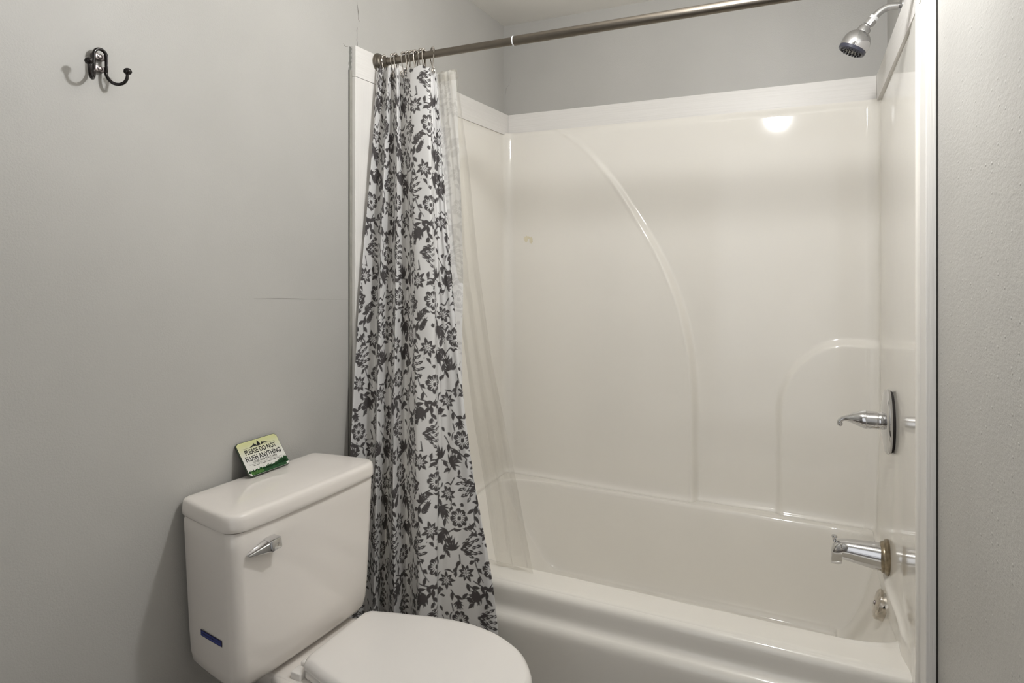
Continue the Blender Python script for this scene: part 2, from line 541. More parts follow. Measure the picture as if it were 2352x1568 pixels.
# wall valve
v = thing('shower_valve', 'round chrome shower valve with lever handle on the end wall', 'faucet', (XR, YV, 0.893))
bm = bmesh.new(); add_lathe(bm, (0, 0, 0), (-1, 0, 0), [(-0.004, 0.086), (0.002, 0.0905), (0.0045, 0.0895), (0.006, 0.085)], 56)
g_ = from_bm('gasket', bm, M['rubber'], v); g_['label'] = 'dark rubber gasket behind the plate'
bm = bmesh.new(); add_lathe(bm, (-0.006, 0, 0), (-1, 0, 0), [(-0.002, 0.0925), (0.0, 0.0945), (0.004, 0.0955), (0.009, 0.093), (0.013, 0.085), (0.016, 0.07), (0.0185, 0.048), (0.0195, 0.03), (0.020, 0.0)], 64)
from_bm('escutcheon', bm, M['chrome'], v)
bm = bmesh.new(); add_lathe(bm, (-0.022, 0, 0), (-1, 0, 0), [(0, 0.027), (0.002, 0.0275), (0.004, 0.026), (0.012, 0.026), (0.0125, 0.0245), (0.016, 0.0245), (0.0165, 0.026), (0.044, 0.026), (0.046, 0.024), (0.046, 0.0)], 40)
from_bm('sleeve', bm, M['chrome'], v)
bm = bmesh.new()
pth = [(-0.066, 0, 0), (-0.068, 0, 0), (-0.085, 0, 0.001), (-0.100, 0, 0.001), (-0.112, 0, 0.000), (-0.120, 0, -0.001), (-0.128, 0, -0.003), (-0.1345, 0, -0.0075), (-0.1375, 0, -0.014), (-0.1365, 0, -0.020)]
add_tube(bm, pth, [0.027, 0.0275, 0.0225, 0.0165, 0.0115, 0.0085, 0.0072, 0.0070, 0.0078, 0.0066], 28)
add_ball(bm, (-0.1362, 0, -0.0195), 0.0082)
from_bm('lever_handle', bm, M['chrome'], v)

# tub spout
s = thing('tub_spout', 'chrome tub spout with diverter knob and tarnished base on the end wall', 'faucet', (XR - 0.008, YV, 0.490))
bm = bmesh.new(); add_lathe(bm, (0.006, 0, 0), (-1, 0, 0), [(0, 0.045), (0.004, 0.050), (0.010, 0.0515), (0.015, 0.049), (0.018, 0.045), (0.022, 0.0445), (0.026, 0.042), (0.028, 0.037), (0.028, 0.0)], 48)
b_ = from_bm('base_ring', bm, M['tarnish'], s); b_['label'] = 'tarnished brown base ring'
bm = bmesh.new()
rings = []
for x, zt, zb, w in ((-0.012, 0.037, -0.040, 0.037), (-0.045, 0.037, -0.036, 0.035), (-0.080, 0.0355, -0.031, 0.032), (-0.105, 0.034, -0.027, 0.029), (-0.122, 0.032, -0.025, 0.027), (-0.1235, 0.0318, -0.040, 0.0268), (-0.132, 0.029, -0.043, 0.025), (-0.142, 0.023, -0.044, 0.0225), (-0.149, 0.012, -0.0445, 0.020), (-0.1525, -0.004, -0.044, 0.0175), (-0.1535, -0.018, -0.043, 0.0155)):
    cz3 = (zt + zb) / 2; hz = (zt - zb) / 2
    rings.append([(x, w * math.copysign(abs(math.cos(a)) ** 0.8, math.cos(a)), cz3 + hz * math.copysign(abs(math.sin(a)) ** 0.8, math.sin(a))) for a in [2 * PI * k / 36 for k in range(36)]])
add_loft(bm, rings)
from_bm('spout_body', bm, M['chrome'], s)
bm = bmesh.new(); add_lathe(bm, (-0.143, 0, 0.012), (0, 0, 1), [(0, 0.0035), (0.012, 0.0035), (0.014, 0.0052), (0.0165, 0.0045), (0.021, 0.007), (0.026, 0.0085), (0.029, 0.0075), (0.030, 0.0)], 24)
from_bm('diverter_knob', bm, M['chrome'], s)

# overflow plate, tilted with the end wall of the basin
jv = int(np.argmin(np.abs(gy - YV)))
col_ = GZ[jv]; ii = [i for i in range(len(gx) - 1) if gx[i] > 1.2 and col_[i] <= 0.345 < col_[i + 1]][0]
ovx = gx[ii]; ovs = (col_[ii + 1] - col_[ii]) / (gx[ii + 1] - gx[ii])
ov = thing('overflow_plate', 'round chrome overflow plate with a screw below the tub spout', 'drain cover', (ovx - 0.004, YV, 0.345))
ax = Vector((-1, 0, 1.0 / ovs)).normalized()
bm = bmesh.new(); add_lathe(bm, ax * -0.020, ax, [(0.0, 0.043), (0.030, 0.044), (0.034, 0.0435), (0.038, 0.039), (0.040, 0.028), (0.0405, 0.0)], 44)
from_bm('plate', bm, mat('worn_chrome_plate', sc(204, 197, 186), 0.08, metal=1.0, vary=0.25, scale=40), ov)
bm = bmesh.new(); add_lathe(bm, ax * 0.0205, ax, [(0, 0.006), (0.0025, 0.0055), (0.0035, 0.003), (0.0035, 0)], 16)
from_bm('screw', bm, M['pewter'], ov)

# shower arm and head
sh = thing('wall_shower', 'chrome shower head on a bent arm high on the end wall', 'shower', (W, YV, 2.115))
bm = bmesh.new(); add_lathe(bm, (0, 0, 0), (-1, 0, 0), [(0, 0.030), (0.003, 0.029), (0.008, 0.020), (0.010, 0.011), (0.010, 0.0)], 32)
from_bm('wall_flange', bm, M['chrome'], sh)
bm = bmesh.new()
armp = catmull([(0.0, 0, 0.004), (-0.022, 0, 0.006), (-0.040, 0, 0.004), (-0.056, 0, -0.004), (-0.070, 0, -0.017), (-0.083, 0, -0.032)], 6)
add_tube(bm, armp, 0.0107, 24)
from_bm('arm', bm, M['chrome'], sh)
d = Vector((-0.64, 0, -0.77)).normalized()
p0 = Vector((-0.070, 0, -0.0175))
bm = bmesh.new(); add_lathe(bm, p0, d, [(0, 0.0118), (0.0006, 0.0125), (0.010, 0.0125), (0.0105, 0.0118)], 24)
t_ = from_bm('tape_collar', bm, M['tape'], sh); t_['label'] = 'white tape collar'
bm = bmesh.new(); add_lathe(bm, p0 + d * 0.0095, d, [(0, 0.0135), (0.001, 0.0145), (0.020, 0.0145), (0.022, 0.0115), (0.026, 0.0115), (0.028, 0.0170), (0.030, 0.0182), (0.047, 0.0190), (0.049, 0.0175), (0.050, 0.0165)], 12)
from_bm('swivel_nut', bm, M['chrome'], sh, 30)
d2 = Vector((-0.46, -0.03, -0.89)).normalized()
p1 = p0 + d * 0.056
bm = bmesh.new(); add_lathe(bm, p1, d2, [(-0.004, 0.012), (-0.002, 0.0185), (0.001, 0.0245), (0.006, 0.0300), (0.013, 0.0350), (0.022, 0.0385), (0.032, 0.0402), (0.042, 0.0402), (0.050, 0.0392)], 48)
from_bm('bell', bm, M['chrome'], sh, 60)
bm = bmesh.new(); add_lathe(bm, p1 + d2 * 0.050, d2, [(-0.001, 0.0375), (0.0, 0.0388), (0.009, 0.0388), (0.0105, 0.0370)], 48)
r_ = from_bm('dark_rim', bm, M['dark_ring'], sh); r_['label'] = 'dark blue ring around the spray face'
bm = bmesh.new(); add_lathe(bm, p1 + d2 * 0.0595, d2, [(-0.004, 0.034), (0.0, 0.0365), (0.001, 0.0365), (0.0, 0.033), (0.002, 0.0)], 40)
from_bm('spray_face', bm, M['face'], sh)
u_ = d2.cross(Vector((0, 1, 0))).normalized(); w_ = d2.cross(u_)
bm = bmesh.new()
for rad, n in ((0.0, 1), (0.010, 6), (0.019, 12), (0.0285, 20)):
    for k in range(n):
        a = 2 * PI * k / n + rad * 30
        q = p1 + d2 * 0.060 + (u_ * math.cos(a) + w_ * math.sin(a)) * rad
        add_lathe(bm, q, d2, [(0, 0.0022), (0.004, 0.0018), (0.0048, 0.0)], 8)
n_ = from_bm('spray_nozzles', bm, M['nozzle'], sh); n_['label'] = 'black rubber spray nozzles'

# ------------------------------------------------------------------ curtain rod
ZR = 2.008; YR = -0.958
rod = thing('shower_curtain_rod', 'brushed nickel tension rod spanning the tub alcove', 'curtain rod', (0, YR, ZR))
bm = bmesh.new(); add_tube(bm, [(T + 0.004, 0, 0), (0.53, 0, 0)], 0.0118, 32)
from_bm('inner_tube', bm, M['nickel'], rod)
bm = bmesh.new(); add_tube(bm, [(0.500, 0, 0), (W - TR - 0.004, 0, 0)], 0.0138, 32)
from_bm('outer_tube', bm, M['nickel'], rod)
bm = bmesh.new(); add_lathe(bm, (0.4985, 0, 0), (1, 0, 0), [(0, 0.0125), (0.0004, 0.0142), (0.003, 0.0146), (0.0045, 0.0142), (0.0045, 0.013)], 36)
c_ = from_bm('joint_collar', bm, M['tape'], rod); c_['label'] = 'thin pale ring at the joint'
fl = [(0, 0.030), (0.003, 0.0305), (0.007, 0.0295), (0.010, 0.0265), (0.0115, 0.0255), (0.014, 0.0252), (0.018, 0.0225), (0.020, 0.0200), (0.024, 0.0195), (0.030, 0.0165), (0.034, 0.0145), (0.040, 0.0135), (0.040, 0.0)]
bm = bmesh.new(); add_lathe(bm, (T, 0, 0), (1, 0, 0), fl, 48); from_bm('end_flange', bm, M['nickel'], rod)
bm = bmesh.new(); add_lathe(bm, (W - TR, 0, 0), (-1, 0, 0), fl, 48); from_bm('end_flange', bm, M['nickel'], rod)

# ------------------------------------------------------------------ curtain rings (double roller hooks)
ring_x = [(0.043, 4), (0.079, -6), (0.088, 9), (0.119, -4), (0.133, 8), (0.150, -9), (0.162, 6), (0.184, -8), (0.192, 12), (0.222, 6)]
ordn = ['first', 'second', 'third', 'fourth', 'fifth', 'sixth', 'seventh', 'eighth', 'ninth', 'last']
def ring_meshes():
    R_ = 0.0165
    loop = []
    for k in range(15):                                   # arch over the rod
        a = math.radians(-62 + 304 * k / 14 * (244 / 304))
        loop.append((0, R_ * math.cos(a), R_ * math.sin(a) + 0.002))
    front = [(0, R_ * math.cos(math.radians(182)), -0.002)]
    arch = [(0.0, R_ * math.cos(math.radians(a)), 0.002 + R_ * math.sin(math.radians(a))) for a in range(200, -21, -15)]
    fr = [(0.008, -0.006, -0.062), (0.006, -0.013, -0.064), (0.002, -0.0155, -0.057), (0.0, -0.0125, -0.050)]
    f_leg = [(0.0, -0.0155, -0.047), (0.001, -0.019, -0.053), (0.002, -0.017, -0.060), (0.002, -0.009, -0.061), (0.0, -0.004, -0.052), (0.0, -0.007, -0.034), (0.0, -0.013, -0.014)]
    b_leg = [(0.0, 0.0135, -0.014), (0.002, 0.007, -0.032), (0.004, 0.003, -0.045), (0.004, 0.006, -0.057), (0.003, 0.014, -0.060), (0.002, 0.018, -0.054), (0.001, 0.0155, -0.047)]
    bw = bmesh.new()
    pts = catmull(f_leg + arch + b_leg, 4)
    add_tube(bw, pts, 0.0016, 8)
    add_ball(bw, f_leg[0], 0.0036, 12, 8); add_ball(bw, b_leg[-1], 0.0036, 12, 8)
    bb = bmesh.new()
    for a in (40, 65, 90, 115, 140):
        add_ball(bb, (0, (R_ + 0.0008) * math.cos(math.radians(a)), 0.002 + (R_ + 0.0008) * math.sin(math.radians(a))), 0.0040, 12, 8)
    return bw, bb
bw, bb = ring_meshes()
r0 = thing('curtain_ring', 'x', 'curtain ring', (0, YR, ZR), 0, 'roller rings on the curtain rod')
wire = from_bm('wire_hook', bw, M['steel'], r0)
beads = from_bm('roller_beads', bb, M['steel'], r0)
for i, (x, deg) in enumerate(ring_x):
    if i == 0:
        r = r0
    else:
        r = r0.copy(); COL.objects.link(r)
        for ch in (wire, beads):
            c = ch.copy(); COL.objects.link(c); c.parent = r
    r.location = (x, YR, ZR)
    r.rotation_euler = (0, 0, math.radians(deg))
    if i == 0: r['label'] = 'steel roller curtain ring nearest the rod flange on the left wall'
    elif i == len(ring_x) - 1: r['label'] = 'steel roller curtain ring farthest right, its hook through the clear liner'
    else: r['label'] = 'steel roller curtain ring, %s from the rod flange on the left wall' % ordn[i]
    if i == len(ring_x) - 1: r.rotation_euler = (0, 0, math.radians(52))

# ------------------------------------------------------------------ floral curtain
levels = [2.00, 1.985, 1.37, 0.87, 0.34, 0.06]
tab = {
 1.985: [(0.026, -0.975), (0.049, -0.985), (0.047, -0.962), (0.079, -0.985), (0.076, -0.958), (0.11, -0.985), (0.106, -0.955), (0.163, -0.988), (0.223, -0.985), (0.219, -0.96), (0.232, -0.955), (0.21, -0.94), (0.291, -0.93)],
 1.37: [(0.022, -1.030), (0.032, -1.052), (0.041, -0.995), (0.084, -1.032), (0.084, -0.978), (0.139, -1.026), (0.140, -0.972), (0.207, -1.03), (0.264, -1.025), (0.256, -0.985), (0.3, -0.975), (0.251, -0.94), (0.298, -0.9)],
 0.87: [(0.022, -1.075), (0.034, -1.108), (0.046, -1.025), (0.097, -1.067), (0.096, -1.008), (0.15, -1.057), (0.144, -0.990), (0.228, -1.05), (0.279, -1.03), (0.279, -1.0), (0.363, -0.99), (0.31, -0.95), (0.32, -0.93)],
 0.34: [(0.022, -1.11), (0.048, -1.145), (0.059, -1.07), (0.111, -1.1), (0.072, -1.0), (0.167, -1.08), (0.156, -0.995), (0.251, -1.075), (0.29, -1.04), (0.285, -1.005), (0.454, -0.985), (0.407, -0.955), (0.412, -0.95)],
 0.06: [(0.022, -1.11), (0.068, -1.14), (0.059, -1.07), (0.119, -1.11), (0.072, -1.0), (0.171, -1.085), (0.156, -0.995), (0.254, -1.08), (0.29, -1.04), (0.285, -1.005), (0.475, -0.985), (0.426, -0.955), (0.431, -0.95)]}
tab[2.00] = tab[1.985]
lv = sorted(tab.keys())
lvc = np.array([[p for p in tab[z]] for z in lv])             # level, control, xy
seglen = np.max([np.hypot(*np.diff(np.array(tab[z]), axis=0).T) for z in (1.985, 1.37, 0.87, 0.34, 0.06)], axis=0)
cum = np.concatenate([[0], np.cumsum(seglen)])
FABW = cum[-1]
STEP = 0.0014
ns = int(FABW / STEP); nz = int(1.93 / 0.0014)
ss = np.linspace(0, FABW, ns)
ztop = 1.985 - 0.030 * smooth(ss / FABW)
ztop = ztop + 0.004 * np.cos(ss / 0.055 * 2 * PI)
tt = np.linspace(0, 1, nz)[:, None]
CZ = ztop[None, :] * (1 - tt) + 0.06 * tt
# control points at each row height, by monotone smooth blending of the levels
lvz = np.array(lv)
zz = np.clip(CZ.mean(axis=1), lvz[0], lvz[-1])
k = np.clip(np.searchsorted(lvz, zz) - 1, 0, len(lvz) - 2)
h = (lvz[k + 1] - lvz[k])
tz = ((zz - lvz[k]) / h)[:, None, None]
dC = np.gradient(lvc, lvz, axis=0)
dC[-1] = 0; dC[-2] = (lvc[-2] - lvc[-3]) / (lvz[-2] - lvz[-3])
hh = h[:, None, None]
ctrl = ((2 * tz**3 - 3 * tz**2 + 1) * lvc[k] + (tz**3 - 2 * tz**2 + tz) * hh * dC[k] + (-2 * tz**3 + 3 * tz**2) * lvc[k + 1] + (tz**3 - tz**2) * hh * dC[k + 1])
# catmull-rom along the fabric (softened), non-uniform parameter
ci = np.clip(np.searchsorted(cum, ss, side='right') - 1, 0, 11)
tl = (ss - cum[ci]) / (cum[ci + 1] - cum[ci])
ext = np.concatenate([2 * ctrl[:, :1] - ctrl[:, 1:2], ctrl, 2 * ctrl[:, -1:] - ctrl[:, -2:-1]], axis=1)
A, B, C_, D_ = ext[:, ci], ext[:, ci + 1], ext[:, ci + 2], ext[:, ci + 3]
t1 = tl[None, :, None]
ten = 0.38
m1 = (C_ - A) * ten; m2 = (D_ - B) * ten
PXY = (2 * t1**3 - 3 * t1**2 + 1) * B + (t1**3 - 2 * t1**2 + t1) * m1 + (-2 * t1**3 + 3 * t1**2) * C_ + (t1**3 - t1**2) * m2
CX = PXY[:, :, 0]; CY = PXY[:, :, 1]
# faint small creases
wob = 0.0016 * np.sin(ss[None, :] * 95 + 3 * np.sin(CZ * 5)) * smooth((1.9 - CZ) / 0.5)
CY = CY + wob
CX = np.maximum(CX, 0.0185)

# printed pattern evaluated in fabric coordinates
seg_ = np.hypot(np.diff(CX, axis=1), np.diff(CY, axis=1))
ARC = np.concatenate([np.zeros((nz, 1)), np.cumsum(seg_, axis=1)], axis=1)
anchor = int(np.argmin(np.abs(ss - cum[8])))
ARC = ARC - ARC[:, anchor:anchor + 1]
AOFF = -float(ARC.min()) + 0.01
NU = int((float(ARC.max()) + AOFF + 0.02) / STEP)
U = np.arange(NU) * STEP; V = np.linspace(0, 1, nz) * 1.925      # across the cloth / below its top edge
MK = np.zeros((nz, NU), dtype=np.float32)
du = U[1] - U[0]; dv = V[1] - V[0]
AA = 0.0007
def window(cx, cy, r):
    i0 = max(int((cx - r) / du), 0); i1 = min(int((cx + r) / du) + 2, NU)
    j0 = max(int((cy - r) / dv), 0); j1 = min(int((cy + r) / dv) + 2, nz)
    return (i0, i1, j0, j1) if i1 > i0 and j1 > j0 else None
def paint(win, m, val=1):
    i0, i1, j0, j1 = win
    sub = MK[j0:j1, i0:i1]
    if val: np.maximum(sub, m, out=sub)
    else: np.minimum(sub, 1 - m, out=sub)
def petal(bx, by, ang, L, w, bend=0.0, val=1, fat=0.85):
    win = window(bx + math.cos(ang) * L / 2, by + math.sin(ang) * L / 2, L * 0.75 + w)
    if not win: return
    i0, i1, j0, j1 = win
    dx = U[None, i0:i1] - bx; dy = V[j0:j1, None] - by
    x = dx * math.cos(ang) + dy * math.sin(ang); y = -dx * math.sin(ang) + dy * math.cos(ang)
    t_ = np.clip(x / L, 0, 1)
    half = w * np.sin(PI * t_ ** fat)
    dd = half - np.abs(y - bend * L * t_ * t_)
    m = np.clip(dd / AA * 0.6 + 0.5, 0, 1) * (x > -AA) * (x < L + AA) * (half > 1e-4)
    paint(win, m, val)
def disc(cx, cy, r, val=1):
    win = window(cx, cy, r + 0.003)
    if not win: return
    i0, i1, j0, j1 = win
    dd = r - np.hypot(U[None, i0:i1] - cx, V[j0:j1, None] - cy)
    paint(win, np.clip(dd / AA * 0.6 + 0.5, 0, 1), val)
def stroke(pts, w):
    P = catmull([(a, b, 0) for a, b in pts], 40)
    for i_, p in enumerate(P):
        f_ = i_ / len(P)
        disc(p.x, p.y, w * (0.55 + 0.45 * math.sin(PI * min(1, f_ + 0.2))))
def peony(x, y, r, a0=0):
    for k_ in range(8):
        a = a0 + 2 * PI * k_ / 8
        disc(x + math.cos(a) * r * 0.68, y + math.sin(a) * r * 0.68, r * 0.29)
        petal(x, y, a + 0.16, r * 1.02, r * 0.18)
    disc(x, y, r * 0.56)
    for k_ in range(16):
        a = a0 + 2 * PI * (k_ + .5) / 16
        petal(x + math.cos(a) * r * .2, y + math.sin(a) * r * .2, a, r * (0.62 if k_ % 2 else 0.45), r * 0.055, 0, 0)
    disc(x, y, r * 0.34, 0)
    petal(x, y + r * .25, -PI / 2 - .45, r * .5, r * .13, .25); petal(x, y + r * .25, -PI / 2 + .45, r * .5, r * .13, -.25)
def daisy(x, y, r, a0=0, n=8):
    for k_ in range(n):
        a = a0 + 2 * PI * k_ / n
        petal(x + math.cos(a) * r * .22, y + math.sin(a) * r * .22, a, r * (0.85 if k_ % 2 else 0.7), r * 0.20, 0, 1, 0.75)
        petal(x + math.cos(a) * r * .22, y + math.sin(a) * r * .22, a, r * 0.32, r * 0.045, 0, 0)
    disc(x, y, r * .24, 0)
    for k_ in range(5):
        a = 2 * PI * k_ / 5
        disc(x + math.cos(a) * r * .13, y + math.sin(a) * r * .13, r * .055)
def tulip(x, y, r, ang):
    c_, s_ = math.cos(ang), math.sin(ang)
    def q(a, b): return (x + a * c_ - b * s_, y + a * s_ + b * c_)
    disc(*q(-r, 0), r * .16)
    for row, (L0, n) in enumerate(((0.0, 3), (0.42, 4), (0.85, 5), (1.25, 3))):
        for k_ in range(n):
            f_ = (k_ - (n - 1) / 2)
            bx, by = q(-r * .9 + r * L0, f_ * r * (.36 + .05 * row))
            petal(bx, by, ang + f_ * (.38 - .05 * row), r * .62, r * .15)
            petal(bx, by, ang + f_ * (.38 - .05 * row), r * .34, r * .035, 0, 0)
    petal(*q(-r, 0), ang + .75, r * 1.2, r * .17, -.25); petal(*q(-r, 0), ang - .75, r * 1.2, r * .17, .25)
def spray(x, y, r, ang, n=7):
    for k_ in range(n):
        f_ = (k_ - (n - 1) / 2) / ((n - 1) / 2)
        L_p = r * (1.15 - 0.5 * abs(f_))
        petal(x, y, ang + f_ * 1.05, L_p, r * .082, .12 * f_)
    for s_ in (-1, 1):
        for q_ in (.45, .7):
            bx, by = x + math.cos(ang) * r * q_, y + math.sin(ang) * r * q_
            petal(bx, by, ang + s_ * .6, r * .42, r * .065)
def frond(x, y, r, ang):
    n = 5
    for k_ in range(n):
        t_ = k_ / n
        bx = x + math.cos(ang) * r * t_; by = y + math.sin(ang) * r * t_
        for s_ in (-1, 1):
            petal(bx, by, ang + s_ * .75, r * (.5 - .25 * t_), r * .075, -.15 * s_)
    petal(x, y, ang, r * 1.25, r * .09)
def branch(x0, y0, x1, y1, bow, leaf=0.027):
    mx, my = (x0 + x1) / 2, (y0 + y1) / 2
    dx, dy = x1 - x0, y1 - y0; L = math.hypot(dx, dy)
    nx_, ny_ = -dy / L, dx / L
    pts = [(x0, y0), (x0 + dx * .3 + nx_ * bow * .8, y0 + dy * .3 + ny_ * bow * .8), (mx + nx_ * bow * 1.1, my + ny_ * bow * 1.1), (x0 + dx * .8 + nx_ * bow * .6, y0 + dy * .8 + ny_ * bow * .6), (x1, y1)]
    stroke(pts, 0.0021)
    P = catmull([(a, b, 0) for a, b in pts], 3)
    for i_ in range(2, len(P) - 1, 2):
        t_ = P[i_] - P[i_ - 1]; a = math.atan2(t_.y, t_.x)
        sgn = 1 if (i_ // 2) % 2 else -1
        petal(P[i_].x, P[i_].y, a + sgn * .8, leaf, leaf * .21, .15 * -sgn)
def heart(x, y, r, a):
    petal(x, y, a - .5, r, r * .3, .3); petal(x, y, a + .5, r, r * .3, -.3)
TW, TH = 0.200, 0.54                                          # repeat of the print
motifs = [
 ('peony', .060, .055, .0300, .2), ('tulip', .150, .040, .031, 0.1), ('spray', .190, .115, .044, -2.3), ('daisy', .105, .120, .029, .1),
 ('spray', .015, .130, .044, -.6), ('peony', .155, .178, .0305, .8), ('tulip', .068, .196, .032, 2.7), ('daisy', .008, .222, .026, .3),
 ('frond', .110, .270, .038, -1.0), ('spray', .180, .262, .044, .9), ('peony', .045, .290, .0300, 1.4), ('daisy', .135, .322, .0295, .5),
 ('frond', .190, .372, .038, -2.2), ('tulip', .090, .372, .033, -.3), ('spray', .030, .390, .044, -1.9), ('peony', .155, .428, .0300, .0),
 ('daisy', .075, .450, .0280, .2), ('spray', .122, .508, .044, 2.6), ('daisy', .012, .482, .027, .7), ('frond', .175, .525, .036, -.7), ('spray', .048, .540, .030, 1.2), ('spray', .100, .230, .030, -.4), ('spray', .005, .330, .034, 2.2)]
branches = [(.03, .01, .10, .09, .02), (.10, .15, .21, .13, -.025), (.11, .06, .17, .14, .02), (.03, .17, .03, .27, .022), (.10, .22, .18, .23, -.02),
            (.08, .30, .20, .34, .026), (.01, .34, .10, .33, -.022), (.13, .34, .13, .47, .026), (.05, .40, .02, .46, -.018), (.10, .47, .21, .46, .024), (.06, .47, .10, .55, -.022),
            (.19, .19, .21, .31, .022), (.20, .05, .21, .16, -.02), (.02, .08, .09, .17, -.02), (.13, .22, .10, .31, .02), (.17, .34, .20, .42, -.02), (.02, .50, .09, .52, .02), (.16, .47, .15, .54, .015)]
for iu in range(-1, int(U[-1] / TW) + 2):
    for iv in range(-1, 4):
        ox = iu * TW; oy = iv * TH + (TH / 2 if iu % 2 else 0) * 0.0
        fx = (lambda q: q)
        for (a0_, b0_, a1_, b1_, bow) in branches:
            branch(ox + a0_, oy + b0_, ox + a1_, oy + b1_, bow)
        for kind, mx_, my_, mr_, ma_ in motifs:
            x_, y_ = ox + mx_, oy + my_
            # clear a little ground behind each motif
            if kind in ('peony', 'daisy', 'tulip'): disc(x_, y_, mr_ * 1.10, 0)
            {'peony': peony, 'daisy': daisy}.get(kind, lambda *a: None)(x_, y_, mr_, ma_)
            if kind == 'tulip': tulip(x_, y_, mr_, ma_)
            if kind == 'spray': spray(x_, y_, mr_, ma_)
            if kind == 'frond': frond(x_, y_, mr_, ma_)
            if kind == 'heart': heart(x_, y_, mr_, ma_)
        pr = random.Random(7)
        for q_ in range(200):                                 # small seeds and hearts where there is room
            x_, y_ = pr.uniform(0, TW), pr.uniform(0, TH)
            w_1 = window(ox + x_, oy + y_, 0.0095)
            if w_1 and MK[w_1[2]:w_1[3], w_1[0]:w_1[1]].max() < 0.05:
                heart(ox + x_, oy + y_, 0.013, pr.uniform(0, 6.28)) if pr.random() < .4 else petal(ox + x_ - .004, oy + y_ - .004, pr.uniform(0, 3), .019, .0042, .2)
# the turned-in strip at the right shows the reverse of the cloth, where the ink shows through only faintly
fu = np.clip((ARC + AOFF) / STEP, 0, NU - 1.001)
fi = fu.astype(int); ft = fu - fi
rowi = np.arange(nz)[:, None]
MK = MK[rowi, fi] * (1 - ft) + MK[rowi, fi + 1] * ft
rev = smooth((ss - (cum[11] - 0.012)) / 0.008)
MK *= (1 - 0.80 * rev)[None, :]

N = NT('printed_curtain_cloth')
at = N.n('ShaderNodeAttribute'); at.attribute_name = 'print'
mx = N.n('ShaderNodeMix', data_type='RGBA')
mx.inputs[6].default_value = sc(240, 239, 238)
mx.inputs[7].default_value = sc(92, 88, 88)
N.l(at.outputs['Fac'], mx.inputs[0])
N.l(mx.outputs[2], N.b.inputs['Base Color'])
N.b.inputs['Roughness'].default_value = 0.42
N.b.inputs['Specular IOR Level'].default_value = 0.35
tr = N.n('ShaderNodeBsdfTranslucent'); N.l(mx.outputs[2], tr.inputs[0])
ms = N.n('ShaderNodeMixShader'); ms.inputs[0].default_value = 0.30
N.l(N.b.outputs[0], ms.inputs[1]); N.l(tr.outputs[0], ms.inputs[2]); N.l(ms.outputs[0], N.out.inputs[0])
cur = grid_mesh('shower_curtain', CX, CY, CZ, N.m, None, flip=True, attr=MK, smooth_deg=180)
tag(cur, 'white shower curtain printed with grey flowers, bunched at the left end of the rod', 'shower curtain')

# ------------------------------------------------------------------ clear liner
N = NT('clear_vinyl_liner')
N.b.inputs['Base Color'].default_value = sc(222, 217, 203)
N.b.inputs['Roughness'].default_value = 0.10
N.b.inputs['Specular IOR Level'].default_value = 0.6
c = N.mapped((20, 20, 5))
N.bump(N.noise(c, 1.0, 2), 0.25, 0.006)
tp = N.n('ShaderNodeBsdfTransparent'); tp.inputs[0].default_value = (0.97, 0.965, 0.95, 1)
ms = N.n('ShaderNodeMixShader'); ms.inputs[0].default_value = 0.17
N.l(tp.outputs[0], ms.inputs[1]); N.l(N.b.outputs[0], ms.inputs[2])
gl = N.n('ShaderNodeBsdfGlossy'); gl.inputs['Roughness'].default_value = 0.07
bp = [n_ for n_ in N.t.nodes if n_.bl_idname == 'ShaderNodeBump'][0]
N.l(bp.outputs[0], gl.inputs['Normal'])
lw = N.n('ShaderNodeLayerWeight'); lw.inputs['Blend'].default_value = 0.5
N.l(bp.outputs[0], lw.inputs['Normal'])
pw_ = N.n('ShaderNodeMath', operation='POWER'); pw_.inputs[1].default_value = 4.0
N.l(lw.outputs['Facing'], pw_.inputs[0])
fr_ = N.n('ShaderNodeMath', operation='MULTIPLY_ADD'); fr_.inputs[1].default_value = 0.75; fr_.inputs[2].default_value = 0.05
N.l(pw_.outputs[0], fr_.inputs[0])
m2 = N.n('ShaderNodeMixShader')
N.l(fr_.outputs[0], m2.inputs[0]); N.l(ms.outputs[0], m2.inputs[1]); N.l(gl.outputs[0], m2.inputs[2]); N.l(m2.outputs[0], N.out.inputs[0])
lt = np.array([(1.955, .229, -.940, .307, -.950), (1.81, .24, -.935, .324, -.945), (1.66, .25, -.925, .341, -.935), (1.37, .26, -.910, .363, -.915), (1.07, .29, -.875, .393, -.885),
               (.87, .31, -.860, .428, -.865), (.66, .33, -.825, .456, -.830), (.41, .35, -.790, .486, -.790), (.28, .36, -.735, .486, -.735), (.20, .36, -.715, .484, -.715)])[::-1]
nzl, nsl = 220, 70
lz = np.linspace(1.955, 0.20, nzl)
cols = [np.interp(lz, lt[:, 0], lt[:, i]) for i in range(1, 5)]
ker = np.ones(9) / 9
cols = [np.convolve(np.pad(c_, 4, mode='edge'), ker, 'valid') for c_ in cols]
tt = np.linspace(0, 1, nsl)[None, :]
LX = cols[0][:, None] * (1 - tt) + cols[2][:, None] * tt
LY = cols[1][:, None] * (1 - tt) + cols[3][:, None] * tt
ph = tt * 2 * PI
LY = LY + 0.006 * np.sin(ph * 2.6 + 1.0 + 0.8 * np.sin(lz[:, None] * 2)) * (0.5 + 0.5 * smooth((1.9 - lz) / 0.8))[:, None] + 0.0012 * np.sin(ph * 5 + lz[:, None] * 3)
LZ = np.tile(lz[:, None], (1, nsl))
lin = grid_mesh('shower_curtain_liner', LX, LY, LZ, N.m, None, flip=True, smooth_deg=180)
tag(lin, 'clear vinyl curtain liner hanging into the tub beside the floral curtain', 'curtain liner')
